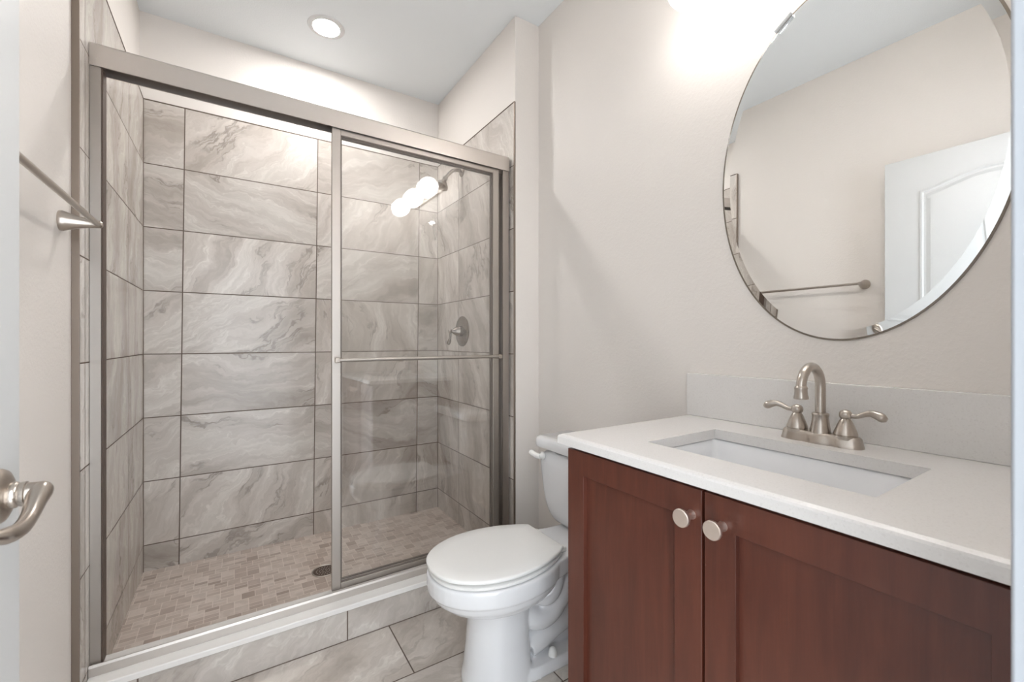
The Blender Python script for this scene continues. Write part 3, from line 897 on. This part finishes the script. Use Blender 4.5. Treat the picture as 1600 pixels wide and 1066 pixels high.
# ================================================================ toilet
TY = 1.292
def tp(d, w, h): return (X2 - d, TY + w, ZG + h)      # distance from the wall, sideways, height
to = root('toilet', 'white two-piece toilet with closed lid between vanity and shower', 'toilet', (X2 - 0.36, TY, ZG))
def egg(f, b, w, h, k=0.5, n=48, back=0.6, p=2.0):
    """outline from back distance b to front distance f, half-width w at fraction k; back is squarer"""
    o_ = []
    m = b + (f - b) * k
    for i in range(n):
        a = 2 * PI * i / n
        c, s = math.cos(a), math.sin(a)
        if c >= 0: d = m + (f - m) * c; ww = w * s
        else:
            d = m + (m - b) * c
            ww = w * (1 if s >= 0 else -1) * (abs(s) ** back)
        o_.append(tp(d, ww, h))
    return o_
bm = bmesh.new()
# pedestal column and bowl
rings = [egg(0.655, 0.42, 0.112, 0.0, 0.45, back=0.45), egg(0.655, 0.42, 0.112, 0.02, 0.45, back=0.45), egg(0.648, 0.425, 0.108, 0.05, 0.45, back=0.45), egg(0.640, 0.43, 0.102, 0.12, 0.45, back=0.45),
         egg(0.634, 0.43, 0.099, 0.19, 0.45, back=0.45), egg(0.634, 0.43, 0.099, 0.25, 0.45, back=0.45), egg(0.650, 0.41, 0.108, 0.275, 0.45, back=0.5)]
loft(bm, rings)
rings = [egg(0.610, 0.44, 0.07, 0.255, 0.5), egg(0.648, 0.405, 0.108, 0.264, 0.5, back=0.6), egg(0.695, 0.37, 0.140, 0.277, 0.5, back=0.7), egg(0.732, 0.34, 0.163, 0.295, 0.5, back=0.7), egg(0.755, 0.32, 0.176, 0.315, 0.5, back=0.7),
         egg(0.764, 0.312, 0.181, 0.330, 0.5, back=0.7), egg(0.766, 0.310, 0.182, 0.337, 0.5, back=0.7), egg(0.773, 0.305, 0.186, 0.340, 0.5, back=0.7), egg(0.775, 0.305, 0.187, 0.36, 0.5, back=0.7), egg(0.775, 0.305, 0.187, 0.388, 0.5, back=0.7), egg(0.770, 0.310, 0.182, 0.394, 0.5, back=0.7)]
loft(bm, rings)
# deck under the tank
def slab(pts, h0, h1):
    loft(bm, [[tp(a, b, h0) for a, b in pts], [tp(a, b, h1) for a, b in pts]])
slab([(0.03, -0.10), (0.22, -0.105), (0.42, -0.15), (0.42, 0.15), (0.22, 0.105), (0.03, 0.10)], 0.335, 0.394)
# web and trapway
slab([(0.08, -0.034), (0.46, -0.040), (0.46, 0.040), (0.08, 0.034)], 0.0, 0.345)
for s in (1, -1):
    P = spline([(0.46, s * 0.035, 0.215), (0.40, s * 0.055, 0.175), (0.345, s * 0.062, 0.185), (0.29, s * 0.062, 0.24), (0.235, s * 0.060, 0.300), (0.18, s * 0.055, 0.33)], 6)
    tube(bm, [tp(*x) for x in P], 0.040, 20)
    P = spline([(0.40, s * 0.045, 0.255), (0.365, s * 0.068, 0.245), (0.335, s * 0.075, 0.275), (0.320, s * 0.075, 0.33)], 6)
    tube(bm, [tp(*x) for x in P], 0.030, 16)
    P = spline([(0.42, s * 0.030, 0.075), (0.37, s * 0.034, 0.090), (0.31, s * 0.036, 0.115), (0.25, s * 0.036, 0.125), (0.18, s * 0.032, 0.10), (0.12, s * 0.03, 0.05)], 6)
    tube(bm, [tp(*x) for x in P], 0.045, 20)
# foot flange
pf = [(0.09, -0.085), (0.14, -0.105), (0.42, -0.112), (0.50, -0.10), (0.50, 0.10), (0.42, 0.112), (0.14, 0.105), (0.09, 0.085)]
loft(bm, [[tp(a, b, 0.0) for a, b in pf], [tp(a, b, 0.020) for a, b in pf], [tp(0.30 + (a - 0.30) * 0.97, b * 0.90, 0.036) for a, b in pf]])
bw = finish('bowl', bm, M['porc'], to, smooth=0)
rm = bw.modifiers.new('remesh', 'REMESH'); rm.mode = 'VOXEL'; rm.voxel_size = 0.004; rm.use_smooth_shade = True
sm = bw.modifiers.new('smooth', 'SMOOTH'); sm.factor = 0.5; sm.iterations = 5
for s in (1, -1):
    bm = bmesh.new(); lathe(bm, [(0, 0.0175), (0.006, 0.0170), (0.020, 0.0150), (0.030, 0.011), (0.034, 0.004)], tp(0.345, s * 0.080, 0.030), (0, 0, 1), 24)
    finish('bolt_cap', bm, M['seat'], to, smooth=50)
# seat ring and lid share an outline
prof_w = spline([(0.0, 0.106), (0.012, 0.112), (0.10, 0.136), (0.25, 0.163), (0.40, 0.177), (0.50, 0.180), (0.60, 0.177), (0.70, 0.167), (0.80, 0.148), (0.88, 0.123), (0.94, 0.093), (0.98, 0.056), (1.0, 0.0)], 4)
def lid_ring(d0, d1, g, h):
    L_ = d1 - d0
    side = [(d0 + t_ * L_, w) for t_, w in prof_w]
    pts = side + [(a, -b) for a, b in side[::-1][1:]]
    cx_ = d0 + 0.5 * L_
    out = []
    for a, b in pts:
        k1 = 1 - g / (0.5 * L_); k2 = 1 - g / 0.18
        out.append(tp(cx_ + (a - cx_) * k1, b * k2, h))
    return out
bm = bmesh.new()
loft(bm, [lid_ring(0.325, 0.770, 0.006, 0.396), lid_ring(0.325, 0.770, 0.002, 0.398), lid_ring(0.325, 0.770, 0.001, 0.4055), lid_ring(0.325, 0.770, 0.004, 0.408)])
finish('seat', bm, M['seat'], to, smooth=50)
bm = bmesh.new()
loft(bm, [lid_ring(0.318, 0.774, 0.010, 0.4165), lid_ring(0.318, 0.774, 0.001, 0.4172), lid_ring(0.318, 0.774, 0.000, 0.419), lid_ring(0.318, 0.774, 0.000, 0.4245), lid_ring(0.318, 0.774, 0.002, 0.427),
          lid_ring(0.318, 0.774, 0.006, 0.4285), lid_ring(0.318, 0.774, 0.05, 0.4300), lid_ring(0.318, 0.774, 0.11, 0.4305)])
finish('lid', bm, M['seat'], to, smooth=50)
for s in (1, -1):
    finish('hinge', B((X2 - 0.335, X2 - 0.290, TY + s * 0.072 - 0.020, TY + s * 0.072 + 0.020, ZG + 0.393, ZG + 0.411)), M['seat'], to, smooth=0, bevel=0.006, seg=3)
# tank
def rrect(d0, d1, w, h, r, n=6, bow=0.012):
    o_ = []
    for cx, cy, a0 in ((d1 - r, w - r, 0), (d0 + r, w - r, 0.5 * PI), (d0 + r, -w + r, PI), (d1 - r, -w + r, 1.5 * PI)):
        for i in range(n + 1):
            a = a0 + PI / 2 * i / n
            dd = cx + r * math.cos(a); ww = cy + r * math.sin(a)
            if dd > (d0 + d1) / 2: dd += bow * (1 - (ww / w) ** 2)
            o_.append(tp(dd, ww, h))
    return o_
bm = bmesh.new()
loft(bm, [rrect(0.045, 0.150, 0.125, 0.392, 0.04), rrect(0.030, 0.172, 0.150, 0.402, 0.045), rrect(0.020, 0.184, 0.178, 0.430, 0.045), rrect(0.016, 0.190, 0.195, 0.475, 0.042), rrect(0.014, 0.195, 0.206, 0.55, 0.04), rrect(0.014, 0.200, 0.214, 0.64, 0.038), rrect(0.014, 0.203, 0.218, 0.702, 0.036)])
finish('tank', bm, M['porc'], to, smooth=60, subsurf=1)
bm = bmesh.new()
loft(bm, [rrect(0.010, 0.204, 0.219, 0.701, 0.036), rrect(0.006, 0.211, 0.226, 0.704, 0.036), rrect(0.005, 0.213, 0.228, 0.712, 0.036), rrect(0.005, 0.213, 0.228, 0.732, 0.036), rrect(0.007, 0.209, 0.225, 0.741, 0.034), rrect(0.014, 0.198, 0.215, 0.7455, 0.03)])
finish('tank_lid', bm, M['porc'], to, smooth=45)
bm = bmesh.new()
hz = 0.668
lathe(bm, [(0, 0.017), (0.004, 0.017), (0.007, 0.012), (0.020, 0.009)], tp(0.206, 0.165, hz), (-1, 0, 0), 24)
P = spline([(0.224, 0.160, hz), (0.228, 0.178, hz + 0.001), (0.230, 0.195, hz + 0.004), (0.231, 0.212, hz + 0.008), (0.231, 0.222, hz + 0.009)], 5)
tube(bm, [tp(*x) for x in P], [x[0] for x in spline([(0.010,), (0.012,), (0.011,), (0.0115,), (0.006,)], 5)], 16)
finish('flush_lever', bm, M['seat'], to, smooth=50)
